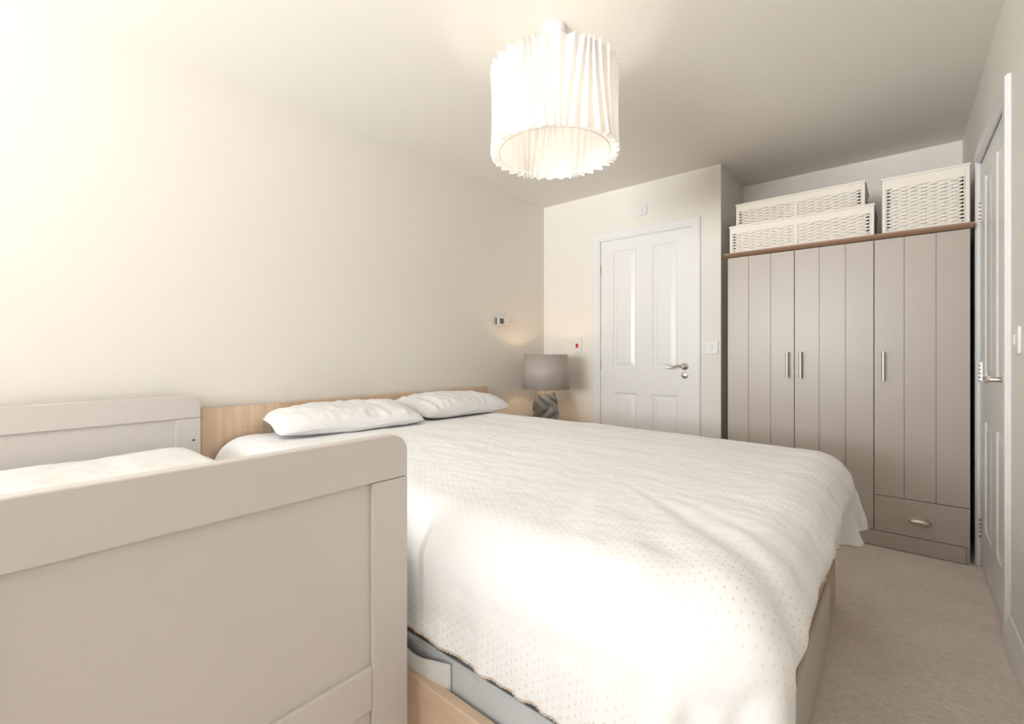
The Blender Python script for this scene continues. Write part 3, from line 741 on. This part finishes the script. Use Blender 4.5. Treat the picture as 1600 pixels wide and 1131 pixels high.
# duvet
def duvet():
    def cl(Q):
        m = (Q[..., 0] < 1.63) & (Q[..., 1] < 0.692); Q[..., 1][m] = 0.692
        m = Q[..., 0] < 0.052; Q[..., 0][m] = 0.052
    def push(rest, P):    # the loose far foot corner stands a little proud
        f = np.zeros_like(P); d = np.exp(-(((rest[..., 0]-2.57)/0.12)**2+((rest[..., 1]-2.60)/0.12)**2)); f[..., 0] = 5*d; f[..., 1] = -3*d; f[..., 2] = 2.0*d; return f
    def warp(X, Y):       # the corners of the cover are rounded off
        sx = np.maximum(0, X-2.20); sy = np.maximum(0, Y-2.22)+np.maximum(0, 0.87-Y); m = np.minimum(sx, sy)/0.38
        f = 1-0.52*m; return np.where(X > 2.20, 2.20+(X-2.20)*f, X), np.where(Y > 2.22, 2.22+(Y-2.22)*f, np.where(Y < 0.87, 0.87+(Y-0.87)*f, Y))
    P, rest = drape(0.08, 2.605, 0.522, 2.595, 0.0285, (-0.5, 2.25, 0.865, 2.225, 0.51), 0.135, 0.66, clampf=cl, push=push, crump=0.012, warp=warp)
    U = upsample(P, 4); R = upsample(rest, 4); Nn = normals(U); n, m = U.shape[:2]
    t = np.clip((0.56-U[..., 2])/0.2, 0, 1); t = t*t*(3-2*t); U[..., 0] -= 0.055*t*(U[..., 0] > 2.29)*np.clip((2.36-U[..., 1])/0.25, 0, 1)*np.clip((U[..., 1]-0.72)/0.2, 0, 1)   # the foot drop hangs in under the puffed edge
    for i in range(n):
        for j in range(m):
            x, y = R[i, j, 0], R[i, j, 1]
            edge = max(0, (x-2.25)/0.3, (0.80-y)/0.35, (y-2.3)/0.35); edge = min(1, edge)
            d = 0.006*fbm(Vector((x*2.0, y*3.4, 0.5)), 1.0, 2)
            d += 0.0050*fbm(Vector((x*3.0, y*9.0, 4)), 1.0, 3)*(0.6+1.3*edge)
            d += 0.016*edge*noise.noise(Vector(((x if y < 0.8 or y > 2.3 else y)*13, 2.0, (x+y)*1.2)))
            cx_, cy_ = x-1.75, 1.35-y; q = min(1, max(0, cx_)/0.4)*min(1, max(0, cy_)/0.35)     # folds gathering at the near foot corner
            if q > 0: d += 0.022*q*noise.noise(Vector((math.atan2(cy_, cx_)*7.5, 3.3, math.hypot(cx_, cy_)*1.3)))
            d += 0.0015*noise.noise(Vector((x*34, y*34, 9)))
            U[i, j] += Nn[i, j]*d
            # quilt filling: softly domed
            U[i, j, 2] += 0.022*math.sin(PI*min(1, max(0, (x-0.1)/2.3)))**0.5*math.sin(PI*min(1, max(0, (y-0.7)/1.7)))**0.6 if U[i, j, 2] > 0.60 else 0
    return U, R
U, R = duvet()
dz = 0.0
bm = grid_mesh(U, R[..., :2]); dv = build('duvet', bm, M_duvet, smooth=True)
dv.data.materials.append(M_duvet)
s = dv.modifiers.new('s','SOLIDIFY'); s.thickness = 0.012; s.offset = -1
tag(dv, 'white duvet with rows of small beige dots spread over the double bed', 'duvet')
def hem(U):
    n, m = U.shape[:2]
    path = [U[i, 0] for i in range(8, n)] + [U[n-1, j] for j in range(1, m)] + [U[i, m-1] for i in range(n-2, 8, -1)]
    path = np.array(path); d = np.linalg.norm(np.diff(path, axis=0), axis=1); s = np.concatenate([[0], np.cumsum(d)]); T = np.arange(0, s[-1], 0.0022)
    pts = np.stack([np.interp(T, s, path[:, k]) for k in range(3)], -1)
    rad = [0.0012+0.0022*abs(math.sin(PI*t/0.011)) for t in T]
    b = tube(BM(), [tuple(p) for p in pts], rad, 6); o = build('hem_stitching', b, M_stitch, dv, smooth=True); tag(o, 'beige blanket stitching along the hem')
hem(U)

# pillows
def pillow(w, d, h, seed):
    """w along y, d along x"""
    n, m = 72, 56; bm = BM(); top = []; bot = []
    for s, rows in ((1, top), (-1, bot)):
        for i in range(n+1):
            a = -1+2*i/n; row = []
            for j in range(m+1):
                b = -1+2*j/m
                ex = (1-abs(a)**2.6)*(1-abs(b)**2.6); z = h/2*max(0, ex)**0.42*s
                pin = 1-0.055*(1-abs(b)**2)*abs(a)**4; pin2 = 1-0.07*(1-abs(a)**2)*abs(b)**4
                cr_ = 1-0.075*(a*b)**4; x = b*d/2*pin2*cr_; y = a*w/2*pin*cr_
                p = Vector((x*5, y*5, seed+s*3)); k = min(1, (1-max(abs(a), abs(b)))*6)
                wr = 0.011*fbm(p, 1.0, 3) + 0.011*(1-abs(noise.noise(Vector((x*7+seed, y*15, seed))))*2)*0.6
                edge = max(abs(a), abs(b))
                wr += 0.006*noise.noise(Vector(((y if abs(b) > abs(a) else x)*45, seed, 1)))*max(0, edge-0.4)*2.2 + 0.002*math.sin((y if abs(b) > abs(a) else x)*120+seed)*max(0, edge-0.6)*2.0
                if s < 0: wr *= 0.4; z *= 0.55
                z += wr*k*s
                z += 0.005*math.sin(x*19+seed)*edge**6 + 0.006*math.sin(y*15+seed*2)*edge**6
                row.append(bm.verts.new((x, y, z)))
            rows.append(row)
    for rows in (top, bot):
        for i in range(n):
            for j in range(m): bm.faces.new((rows[i][j], rows[i+1][j], rows[i+1][j+1], rows[i][j+1]))
    bmesh.ops.remove_doubles(bm, verts=bm.verts, dist=1e-4)
    rim = [top[i][0].co.copy() for i in range(n+1)] if False else None
    return bm
def piping_path(w, d, seed):
    pts = []
    def P(a, b):
        pin = 1-0.055*(1-abs(b)**2)*abs(a)**4; pin2 = 1-0.07*(1-abs(a)**2)*abs(b)**4
        cr_ = 1-0.075*(a*b)**4; x = b*d/2*pin2*cr_; y = a*w/2*pin*cr_; return (x, y, 0.005*math.sin(x*19+seed)+0.006*math.sin(y*15+seed*2))
    k = 30
    for i in range(k): pts.append(P(-1+2*i/k, -1))
    for i in range(k): pts.append(P(1, -1+2*i/k))
    for i in range(k): pts.append(P(1-2*i/k, 1))
    for i in range(k): pts.append(P(-1, 1-2*i/k))
    return pts
gP = 'white pillows at the head of the double bed'
for (loc, rot, w, d, h, sd, lab) in (
    ((0.300, 1.275, 0.708), (0, 0.08, -0.19), 0.75, 0.43, 0.145, 2.3, 'white cotton pillow on the double bed, nearer the cot'),
    ((0.290, 2.020, 0.708), (0, 0.08, -0.05), 0.72, 0.44, 0.15, 7.1, 'white cotton pillow on the double bed, nearer the table lamp')):
    p = build('pillow', pillow(w, d, h, sd), M_cotton, smooth=True); p.location = loc; p.rotation_euler = rot; tag(p, lab, 'pillow', gP)
    build('pillow_piping', tube(BM(), piping_path(w, d, sd), 0.0035, 6, closed=True), M_cotton, p, smooth=True)

# cot quilt: puffy cover laid over the cot mattress
def cot_quilt():
    n, m = 90, 56; P = np.zeros((n, m, 3)); x0, x1, y0, y1 = 0.09, 1.555, -0.045, 0.655
    for i in range(n):
        for j in range(m):
            a = i/(n-1); b = j/(m-1); x = x0+(x1-x0)*a; y = y0+(y1-y0)*b
            e = min(1, min(a, 1-a)*14)*min(1, min(b, 1-b)*8); e = max(0, e)
            z = 0.556+0.094*(1-(1-e)**2.5)
            z += 0.010*fbm(Vector((x*4, y*5, 2)), 1.0, 3)*e
            z -= 0.018*b*0
            P[i, j] = (x, y, z)
    o = build('cot_quilt', grid_mesh(P), M_cot_cotton, smooth=True); s = o.modifiers.new('s','SOLIDIFY'); s.thickness = 0.012; s.offset = -1
    tag(o, 'plain white quilt spread over the mattress inside the dove grey cot', 'quilt')
cot_quilt()
